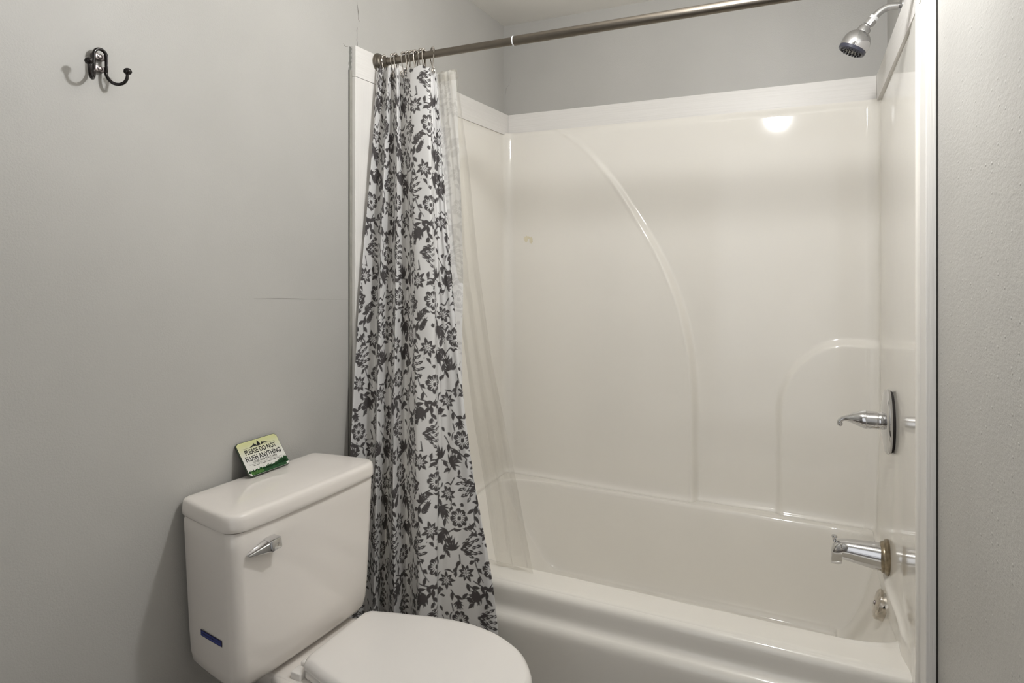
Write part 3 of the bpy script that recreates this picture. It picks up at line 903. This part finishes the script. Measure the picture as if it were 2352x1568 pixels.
# hem strip along the top of the liner
bm = bmesh.new()
for j in (0, 1):
    pass
rows = []
for j in (0, 4):
    rows.append([(LX[j, i], LY[j, i] - 0.0012, LZ[j, i] - (0.0 if j == 0 else 0.0)) for i in range(nsl)])
add_loft(bm, rows, False, False, closed=False)
from_bm('top_hem', bm, N.m, lin, 180)

# ------------------------------------------------------------------ toilet
toilet = thing('toilet', 'white two-piece toilet with closed lid against the left wall', 'toilet', (0.0, -1.440, 0.0), 0.0)
TX = 0.0
def tpart(o):
    return o
def plan_ring(x0, x1, hw, rf, rb, side=0.012, front=0.006, n=10, zz=0.0, zfun=None):
    """tank outline: flat back (x0), bowed front (x1), convex sides; local y is the width"""
    pts = []
    def arc(cx, cy, r, a0, a1, m):
        for k_ in range(m + 1):
            a = math.radians(a0 + (a1 - a0) * k_ / m)
            pts.append((cx + r * math.cos(a), cy + r * math.sin(a)))
    arc(x1 - rf, hw - rf, rf, 0, 90, n)
    for k_ in range(1, 8): pts.append((x1 - rf + (x0 + rb - (x1 - rf)) * k_ / 8, hw))
    arc(x0 + rb, hw - rb, rb, 90, 180, 5)
    for k_ in range(1, 8): pts.append((x0, hw - rb - (2 * hw - 2 * rb) * k_ / 8))
    arc(x0 + rb, -hw + rb, rb, 180, 270, 5)
    for k_ in range(1, 8): pts.append((x0 + rb + (x1 - rf - x0 - rb) * k_ / 8, -hw))
    arc(x1 - rf, -hw + rf, rf, 270, 360, n)
    for k_ in range(1, 14): pts.append((x1, -hw + rf + (2 * hw - 2 * rf) * k_ / 14))
    out = []
    for x, y in pts:
        fy = 1 - (y / hw) ** 2
        fx = min(1, max(0, (x - x0) / (x1 - x0)))
        # sides narrow towards the wall, front bows out
        yn = y * (1 - side / hw * (1 - fx) ** 1.6 * 2.0)
        xn = x + front * fy * fx
        out.append(Vector((xn, yn, zz)))
    return out
tank = thing('tank_frame', '', '', (0, 0, 0))
del tank['label'], tank['category']
COL.objects.unlink(tank); bpy.data.objects.remove(tank)
TRM = Matrix.Translation((0.003, -0.025, 0)) @ Matrix.Rotation(math.radians(-3.2), 4, 'Z')
def txf(rings):
    return [[TRM @ p for p in r] for r in rings]
# tank body
bm = bmesh.new()
rings = []
tankprof = [(0.448, 0.045, 0.172, 0.155), (0.450, 0.034, 0.186, 0.172), (0.456, 0.027, 0.197, 0.184), (0.468, 0.023, 0.204, 0.191), (0.49, 0.021, 0.208, 0.195), (0.54, 0.020, 0.210, 0.1985),
            (0.60, 0.020, 0.211, 0.202), (0.66, 0.020, 0.212, 0.2055), (0.72, 0.020, 0.2125, 0.2085), (0.76, 0.020, 0.213, 0.2105), (0.792, 0.020, 0.213, 0.212), (0.7975, 0.022, 0.211, 0.210)]
for z, x0, x1, hw in tankprof:
    rings.append(plan_ring(x0, x1 + 0.006, hw + 0.011, 0.028, 0.012, 0.012, 0.005, 10, z))
add_loft(bm, txf(rings))
from_bm('tank', bm, M['porcelain'], toilet, 50)
# tank lid
bm = bmesh.new()
rings = []
for z, g1 in ((0.8015, -0.014), (0.8008, -0.001), (0.8012, 0.0022), (0.804, 0.0036), (0.812, 0.0042), (0.824, 0.0034), (0.832, 0.0020), (0.8358, -0.0012), (0.8378, -0.0055), (0.8380, -0.012), (0.8388, -0.020), (0.8394, -0.034), (0.840, -0.055)):
    rings.append(plan_ring(0.018 - (g1 if g1 < 0 else g1 * .3), 0.2215 + g1, 0.2250 + g1, 0.034 + max(g1, -0.02), 0.012, 0.014, 0.007, 10, z))
add_loft(bm, txf(rings))
from_bm('tank_lid', bm, M['porcelain'], toilet, 55)
# flush lever
bm = bmesh.new()
ly0, ly1, ly2 = -0.192, -0.146, -0.118                           # tip, start of block, end of block
xf = 0.223
def hexa(bm, q):
    vs = [bm.verts.new(p) for p in q]
    for f_ in ((0, 1, 2, 3), (7, 6, 5, 4), (0, 4, 5, 1), (1, 5, 6, 2), (2, 6, 7, 3), (3, 7, 4, 0)):
        bm.faces.new([vs[i_] for i_ in f_])
    return vs
hexa(bm, [TRM @ Vector(p) for p in [(xf, ly0, 0.747), (xf, ly0, 0.752), (xf, ly1, 0.766), (xf, ly1, 0.743), (xf + 0.010, ly0, 0.746), (xf + 0.009, ly0, 0.749), (xf + 0.021, ly1, 0.761), (xf + 0.024, ly1, 0.743)]])
hexa(bm, [TRM @ Vector(p) for p in [(xf, ly1 - 0.001, 0.742), (xf, ly1 - 0.001, 0.767), (xf, ly2, 0.768), (xf, ly2, 0.744), (xf + 0.027, ly1, 0.742), (xf + 0.024, ly1, 0.765), (xf + 0.022, ly2, 0.767), (xf + 0.026, ly2, 0.745)]])
bmesh.ops.bevel(bm, geom=list(bm.edges), offset=0.0018, segments=3, profile=0.5, affect='EDGES')
from_bm('flush_lever', bm, M['chrome'], toilet, 50)
# deck and bowl
lidpts = [(0.262, .106), (0.270, .118), (0.285, .122), (0.329, .136), (0.375, .148), (0.425, .162), (0.476, .171), (0.520, .1755), (0.560, .1735), (0.618, .162), (0.683, .130), (0.722, .091), (0.748, .048), (0.756, 0.0)]
def lid_outline(scale_out=0.0, z=0.0, xmin=None):
    up = catmull([(0.2585, 0.0, 0), (0.2585, 0.09, 0)] + [(a, b, 0) for a, b in lidpts], 3)
    pts = [(p.x, p.y) for p in up]
    pts = pts[:-1]
    low = [(x, -y) for x, y in reversed(pts[1:])]
    full = pts + [(0.756, 0.0)] + low
    n = len(full); out = []
    for i_ in range(n):
        a = Vector(full[i_ - 1]); b = Vector(full[(i_ + 1) % n])
        d_ = (b - a).normalized()
        nn = Vector((-d_.y, d_.x))                                # outward for this winding
        p = Vector(full[i_])
        if scale_out < -0.003:                                   # deep insets shrink towards the middle
            k_ = 1 + scale_out / 0.17
            out.append(Vector((0.50 + (p.x - 0.50) * (1 + scale_out / 0.24), p.y * k_, z))); continue
        out.append(Vector((p.x + nn.x * scale_out, p.y + nn.y * scale_out, z)))
    return out
bm = bmesh.new()
add_loft(bm, [lid_outline(-0.012, 0.4605), lid_outline(0.0, 0.4610), lid_outline(0.001, 0.4660), lid_outline(-0.001, 0.4715), lid_outline(-0.004, 0.4765), lid_outline(-0.0085, 0.4808), lid_outline(-0.012, 0.4828), lid_outline(-0.022, 0.4836), lid_outline(-0.05, 0.4845), lid_outline(-0.08, 0.4853)])
from_bm('seat_lid', bm, M['seat_plastic'], toilet, 60)
bm = bmesh.new()
add_loft(bm, [lid_outline(-0.014, 0.436), lid_outline(-0.006, 0.4365), lid_outline(-0.002, 0.444), lid_outline(-0.003, 0.456), lid_outline(-0.008, 0.4590), lid_outline(-0.02, 0.4600)])
from_bm('seat', bm, M['seat_plastic'], toilet, 60)
for sgn in (1, -1):
    bm = bmesh.new()
    add_box(bm, 0.238, 0.272, sgn * 0.075 - 0.022, sgn * 0.075 + 0.022, 0.434, 0.4590, 0.004, 3)
    if sgn < 0:
        add_box(bm, 0.236, 0.266, -0.126, -0.098, 0.434, 0.4525, 0.003, 3)
    from_bm('hinge', bm, M['seat_plastic'], toilet, 40)
def bowl_ring(z, x0, x1, hw, xm):
    pts = []
    for k_ in range(48):
        a = 2 * PI * k_ / 48
        c_, s_ = math.cos(a), math.sin(a)
        ex = 0.75 if c_ < 0 else 1.0
        x = xm + (x1 - xm) * c_ if c_ > 0 else xm + (xm - x0) * -abs(c_) ** ex
        y = hw * math.copysign(abs(s_) ** (0.85 if c_ < 0 else 1.0), s_)
        pts.append(Vector((x, y, z)))
    return pts
bm = bmesh.new()
rings = [bowl_ring(0.0, 0.12, 0.56, 0.105, 0.36), bowl_ring(0.02, 0.12, 0.565, 0.107, 0.36), bowl_ring(0.06, 0.14, 0.54, 0.095, 0.36), bowl_ring(0.16, 0.16, 0.54, 0.092, 0.38), bowl_ring(0.26, 0.16, 0.60, 0.115, 0.42),
         bowl_ring(0.34, 0.13, 0.68, 0.150, 0.46), bowl_ring(0.40, 0.10, 0.725, 0.172, 0.48), bowl_ring(0.425, 0.09, 0.735, 0.176, 0.49), bowl_ring(0.434, 0.095, 0.730, 0.171, 0.49), bowl_ring(0.436, 0.11, 0.715, 0.158, 0.49)]
add_loft(bm, rings)
from_bm('bowl', bm, M['porcelain'], toilet, 60)
bm = bmesh.new()
dk = []
for z, g1 in ((0.36, -0.03), (0.40, -0.008), (0.425, -0.001), (0.434, -0.003), (0.437, -0.008), (0.4375, -0.016)):
    dk.append([Vector((x, y, z)) for x, y in ((0.06 - g1, -0.105 - g1), (0.10, -0.125 - g1), (0.20, -0.135 - g1), (0.27, -0.142 - g1), (0.33, -0.15 - g1), (0.35, 0), (0.33, 0.15 + g1), (0.27, 0.142 + g1), (0.20, 0.135 + g1), (0.10, 0.125 + g1), (0.06 - g1, 0.105 + g1))])
add_loft(bm, dk)
from_bm('deck', bm, M['porcelain'], toilet, 50)
bm = bmesh.new(); add_tube(bm, [(0.12, -0.012, 0.43), (0.12, -0.012, 0.452)], 0.05, 24)
from_bm('tank_gasket', bm, M['rubber'], toilet)

# blue compliance sticker on the side of the tank (printed text stays on it)
def text_mesh(body, size, sx=1.0, bold=0.0, shear=0.0):
    cu = bpy.data.curves.new('t', 'FONT')
    cu.body = body; cu.size = size; cu.align_x = 'CENTER'; cu.align_y = 'CENTER'
    cu.offset = bold; cu.resolution_u = 3; cu.shear = shear
    ob = bpy.data.objects.new('t', cu); COL.objects.link(ob)
    dg = bpy.context.evaluated_depsgraph_get()
    me = bpy.data.meshes.new_from_object(ob.evaluated_get(dg))
    bpy.data.objects.remove(ob); bpy.data.curves.remove(cu)
    V_ = [Vector((v_.co.x * sx, v_.co.y, 0)) for v_ in me.vertices]
    F_ = [tuple(p.vertices) for p in me.polygons]
    bpy.data.meshes.remove(me)
    w = max(v_.x for v_ in V_) - min(v_.x for v_ in V_)
    return V_, F_, w
def text_fit(body, width, height, cx, cy, bold=0.0, shear=0.0):
    """text scaled to fill a width and height, centred at (cx, cy), in flat sheet coordinates"""
    V_, F_, w = text_mesh(body, 1.0, 1.0, bold, shear)
    x0 = min(v_.x for v_ in V_); x1 = max(v_.x for v_ in V_); y0 = min(v_.y for v_ in V_); y1 = max(v_.y for v_ in V_)
    return [((v_.x - (x0 + x1) / 2) * width / (x1 - x0) + cx, (v_.y - (y0 + y1) / 2) * height / (y1 - y0) + cy) for v_ in V_], F_

tank_side = [p for p in txf([plan_ring(0.020, 0.217, 0.2113, 0.036, 0.012, 0.010, 0.005, 10, 0.565)])[0]]
side_pts = sorted([p for p in tank_side if p.y < -0.15 and 0.03 < p.x < 0.20], key=lambda p: p.x)
def side_map(a, b, out):
    """a: distance along the tank side from the wall, b: height; wraps onto the tank's curved side"""
    x = a
    for p, q in zip(side_pts[:-1], side_pts[1:]):
        if p.x <= x <= q.x:
            t_ = (x - p.x) / (q.x - p.x); y = p.y + (q.y - p.y) * t_
            break
    else:
        y = side_pts[-1].y
    taper = (0.565 - b) * 0.055
    return Vector((x, y + taper - out, b))
def flat_bm(polys, out, fn):
    bm = bmesh.new()
    for V_, F_ in polys:
        vs = [bm.verts.new(fn(x, y, out)) for x, y in V_]
        for f_ in F_:
            try: bm.faces.new([vs[i_] for i_ in f_])
            except ValueError: pass
    return bm
def rect_poly(x0, x1, y0, y1, n=8):
    V_ = [(x0 + (x1 - x0) * k_ / n, y0) for k_ in range(n + 1)] + [(x0 + (x1 - x0) * k_ / n, y1) for k_ in range(n + 1)]
    return V_, [(k_, k_ + 1, k_ + n + 2, k_ + n + 1) for k_ in range(n)]
sx0, sx1, sz0, sz1 = 0.080, 0.160, 0.549, 0.5630
st = from_bm('compliance_sticker', flat_bm([rect_poly(sx0, sx1, sz0, sz1)], 0.0006, side_map), M['navy'], toilet, 180)
st['label'] = 'narrow blue sticker with dark printed line of text'
a_ = from_bm('sticker_field', flat_bm([rect_poly(sx0 + .002, sx1 - .002, sz0 + .002, sz1 - .002)], 0.0010, side_map), M['blue'], st, 180)
a_ = from_bm('sticker_text', flat_bm([text_fit('Complies with ASME A112.19.2', sx1 - sx0 - .007, 0.0062, (sx0 + sx1) / 2, (sz0 + sz1) / 2, 0.01)], 0.0013, side_map), M['ink'], st, 180)

# ------------------------------------------------------------------ the little sign on the tank lid
SWd, SHt, STk = 0.128, 0.100, 0.005
lean = math.radians(37)
SB = 0.91
sign = thing('flush_sign', 'small green and cream notice plaque leaning on the wall atop the toilet tank', 'sign', (0.0575, -1.452, 0.8405))
sign.rotation_euler = Euler((0, 0, math.radians(-2)), 'XYZ')
# sheet frame: a runs along +y (to the right as seen), b up the leaning face, out = towards the room
def sgn(a, b, out):
    b = b * SB
    return Vector((-math.sin(lean) * b + math.cos(lean) * out, a, math.cos(lean) * b + math.sin(lean) * out))
def rrect(w, h, r, n=8):
    pts = []
    for cx, cy, a0 in ((w / 2 - r, h - r, 0), (-w / 2 + r, h - r, 90), (-w / 2 + r, r, 180), (w / 2 - r, r, 270)):
        for k_ in range(n + 1):
            a = math.radians(a0 + 90 * k_ / n)
            pts.append((cx + r * math.cos(a), cy + r * math.sin(a)))
    return pts
N = NT('cream_to_olive_print')
cc = N.n('ShaderNodeTexCoord'); sp = N.n('ShaderNodeSeparateXYZ'); N.l(cc.outputs['Object'], sp.inputs[0])
mr = N.n('ShaderNodeMapRange'); mr.inputs['From Min'].default_value = 0.038; mr.inputs['From Max'].default_value = 0.070
N.l(sp.outputs['Z'], mr.inputs['Value'])
N.l(N.ramp(mr.outputs[0], 0, 1, sc(222, 221, 214), sc(205, 206, 152)), N.b.inputs['Base Color'])
N.b.inputs['Roughness'].default_value = 0.15
M['sign_face'] = N.m
M['sign_edge'] = mat('dark_acrylic_edge', sc(48, 58, 44), 0.2)
bm = bmesh.new()
o1 = rrect(SWd, SHt, 0.010); o2 = [(x * 0.985, (y - SHt / 2) * 0.98 + SHt / 2) for x, y in o1]
add_loft(bm, [[sgn(x, y, 0) for x, y in o1], [sgn(x, y, STk - 0.001) for x, y in o1], [sgn(x, y, STk) for x, y in o2]])
from_bm('plaque', bm, M['sign_edge'], sign, 40)
bm = bmesh.new()
o3 = [(x * 0.975, (y - SHt / 2) * 0.968 + SHt / 2) for x, y in o1]
bm.faces.new([bm.verts.new(sgn(x, y, STk + 0.0003)) for x, y in o3])
fc = from_bm('printed_face', bm, M['sign_face'], sign, 0); fc['label'] = 'cream face fading to olive at the top'
def sgp(name, polys, out, m):
    return from_bm(name, flat_bm(polys, STk + out, sgn), m, fc, 0)
sgp('lettering', [text_fit('PLEASE DO NOT', 0.096, 0.0145, 0.0, 0.0680, 0.022), text_fit('FLUSH ANYTHING', 0.108, 0.0145, 0.0, 0.0495, 0.022),
                  text_fit('OTHER THAN TOILET PAPER', 0.074, 0.0062, 0.0, 0.0375, 0.004), text_fit('Any other “Flushable” Items. THANK YOU.', 0.082, 0.0040, 0.0, 0.0275, 0.002, 0.3)], 0.0007, M['ink'])
sgp('rule_lines', [rect_poly(-0.050, -0.021, 0.0790, 0.0795, 2), rect_poly(0.015, 0.050, 0.0790, 0.0795, 2), rect_poly(-0.050, 0.050, 0.0315, 0.0320, 2)], 0.0007, M['ink'])
# mountains and fir trees at the top of the notice
def tri(a, b, c_): return [a, b, c_], [(0, 1, 2)]
mt = [tri((-0.029, .0795), (-0.012, .0795), (-0.0135, .0865)), tri((-0.018, .081), (-0.009, .081), (-0.0125, .089)), tri((0.010, .081), (0.0175, .081), (0.0115, .089)), tri((0.016, .0845), (0.030, .080), (0.015, .0885)),
      tri((-0.006, .080), (0.006, .080), (0, .0925)), tri((-0.005, .083), (0.005, .083), (0, .0935)), tri((-0.0035, .0865), (0.0035, .0865), (0, .0950)), tri((0.006, .080), (0.012, .080), (0.009, .087)), tri((-0.011, .0795), (-0.006, .0795), (-0.0085, .086)),
      tri((-0.012, .0785), (0.008, .0785), (-0.001, .0802))]
sgp('mountain_picture', mt, 0.0007, M['ink'])
def treeline(seed, base, hgt, n, xa_, xb_, y0):
    rr = random.Random(seed)
    V_, F_ = [], []
    for k_ in range(n):
        x = xa_ + (xb_ - xa_) * (k_ + .5) / n; w = (xb_ - xa_) / n * rr.uniform(.7, 1.1)
        tp = base(x) + hgt * rr.uniform(.2, 1)
        i_ = len(V_)
        V_ += [(x - w, y0), (x + w, y0), (x + w * .9, base(x)), (x + w * .25, (base(x) + tp) / 2), (x, tp), (x - w * .25, (base(x) + tp) / 2), (x - w * .9, base(x))]
        F_.append(tuple(range(i_, i_ + 7)))
    return V_, F_
bs = lambda x: 0.0140 + 0.0000 * x + 0.011 * max(0, (x - 0.01) / 0.05) ** 1.3
sgp('tree_silhouette', [treeline(3, bs, 0.008, 30, -0.0605, 0.0605, 0.0105), rect_poly(-0.0605, 0.0605, 0.0095, 0.0145, 2), rect_poly(-0.054, 0.054, 0.0020, 0.0098, 2)], 0.0006, M['forest'])
sgp('bright_foliage', [treeline(8, lambda x: 0.010, 0.007, 12, -0.055, -0.020, 0.004)], 0.0009, M['leafgreen'])

# ------------------------------------------------------------------ robe hook on the left wall
hk = thing('robe_hook', 'black double robe hook screwed to the grey wall at upper left', 'hook', (0.0, -1.8475, 1.745))
bm = bmesh.new()
def hk_side(sg):
    return [(0.013, sg * 0.0125, 0.005), (0.012, sg * 0.0125, -0.003), (0.0155, sg * 0.0140, -0.012), (0.0215, sg * 0.0190, -0.020), (0.029, sg * 0.0265, -0.0225), (0.036, sg * 0.0335, -0.018), (0.0395, sg * 0.0372, -0.009), (0.0400, sg * 0.0382, 0.002)]
top = [(0.013, 0.0125 * math.cos(a), 0.030 + 0.0125 * math.sin(a)) for a in [PI * k_ / 10 for k_ in range(11)]]
pth = [p for p in reversed(hk_side(1))] + [(0.013, 0.0125, 0.018)] + top + [(0.013, -0.0125, 0.018)] + hk_side(-1)
pth = catmull(pth, 4)
n_ = len(pth)
rad = []
for i_, p in enumerate(pth):
    rad.append(0.0032)
add_tube(bm, pth, rad, 14)
from_bm('frame', bm, M['bronze'], hk, 180)
for sg in (1, -1):
    bm = bmesh.new()
    add_lathe(bm, (0.0400, sg * 0.0382, -0.001), (0, 0, 1), [(0, 0.0036), (0.002, 0.0062), (0.005, 0.0080), (0.0085, 0.0076), (0.0115, 0.0055), (0.0130, 0.0030), (0.0133, 0.0)], 20)
    from_bm('knob', bm, M['bronze'], hk, 180)
for zc in (0.028, 0.0045):
    bm = bmesh.new(); add_box(bm, 0.0, 0.012, -0.012, 0.012, zc - 0.0055, zc + 0.0055, 0.001, 2)
    cb = from_bm('crossbar', bm, M['pewter'], hk, 40)
    bm = bmesh.new(); add_lathe(bm, (0.012, 0, zc), (1, 0, 0), [(-0.001, 0.0052), (0.0004, 0.0052), (0.0006, 0.0044)], 20)
    sw = from_bm('screw', bm, M['bronze'], hk, 40)
    bm = bmesh.new(); add_lathe(bm, (0.0124, 0, zc), (1, 0, 0), [(0, 0.0038), (0.0008, 0.0034), (0.0014, 0.0016), (0.0014, 0)], 16)
    from_bm('screw_head', bm, M['pewter'], hk, 40)

# ------------------------------------------------------------------ ceiling lamp (above the frame) that lights the room
lamp = thing('ceiling_lamp', 'small ceiling lamp with a bare bulb above the toilet', 'lamp', (LAMP_POS[0], LAMP_POS[1], H))
bm = bmesh.new(); add_lathe(bm, (0, 0, 0), (0, 0, -1), [(0, 0.06), (0.012, 0.06), (0.020, 0.05), (0.024, 0.012), (0.17, 0.012), (0.172, 0.022), (0.205, 0.022), (0.207, 0.0)], 32)
from_bm('lamp_stem', bm, M['nickel'], lamp)
N = NT('lit_bulb')
N.b.inputs['Base Color'].default_value = (1, 1, 1, 1)
N.b.inputs['Emission Color'].default_value = (0.99, 0.995, 1.0, 1)
N.b.inputs['Emission Strength'].default_value = LAMP_STRENGTH
bm = bmesh.new(); add_ball(bm, (0, 0, LAMP_POS[2] - H), 0.050, 24, 16)
from_bm('bulb', bm, N.m, lamp, 180)
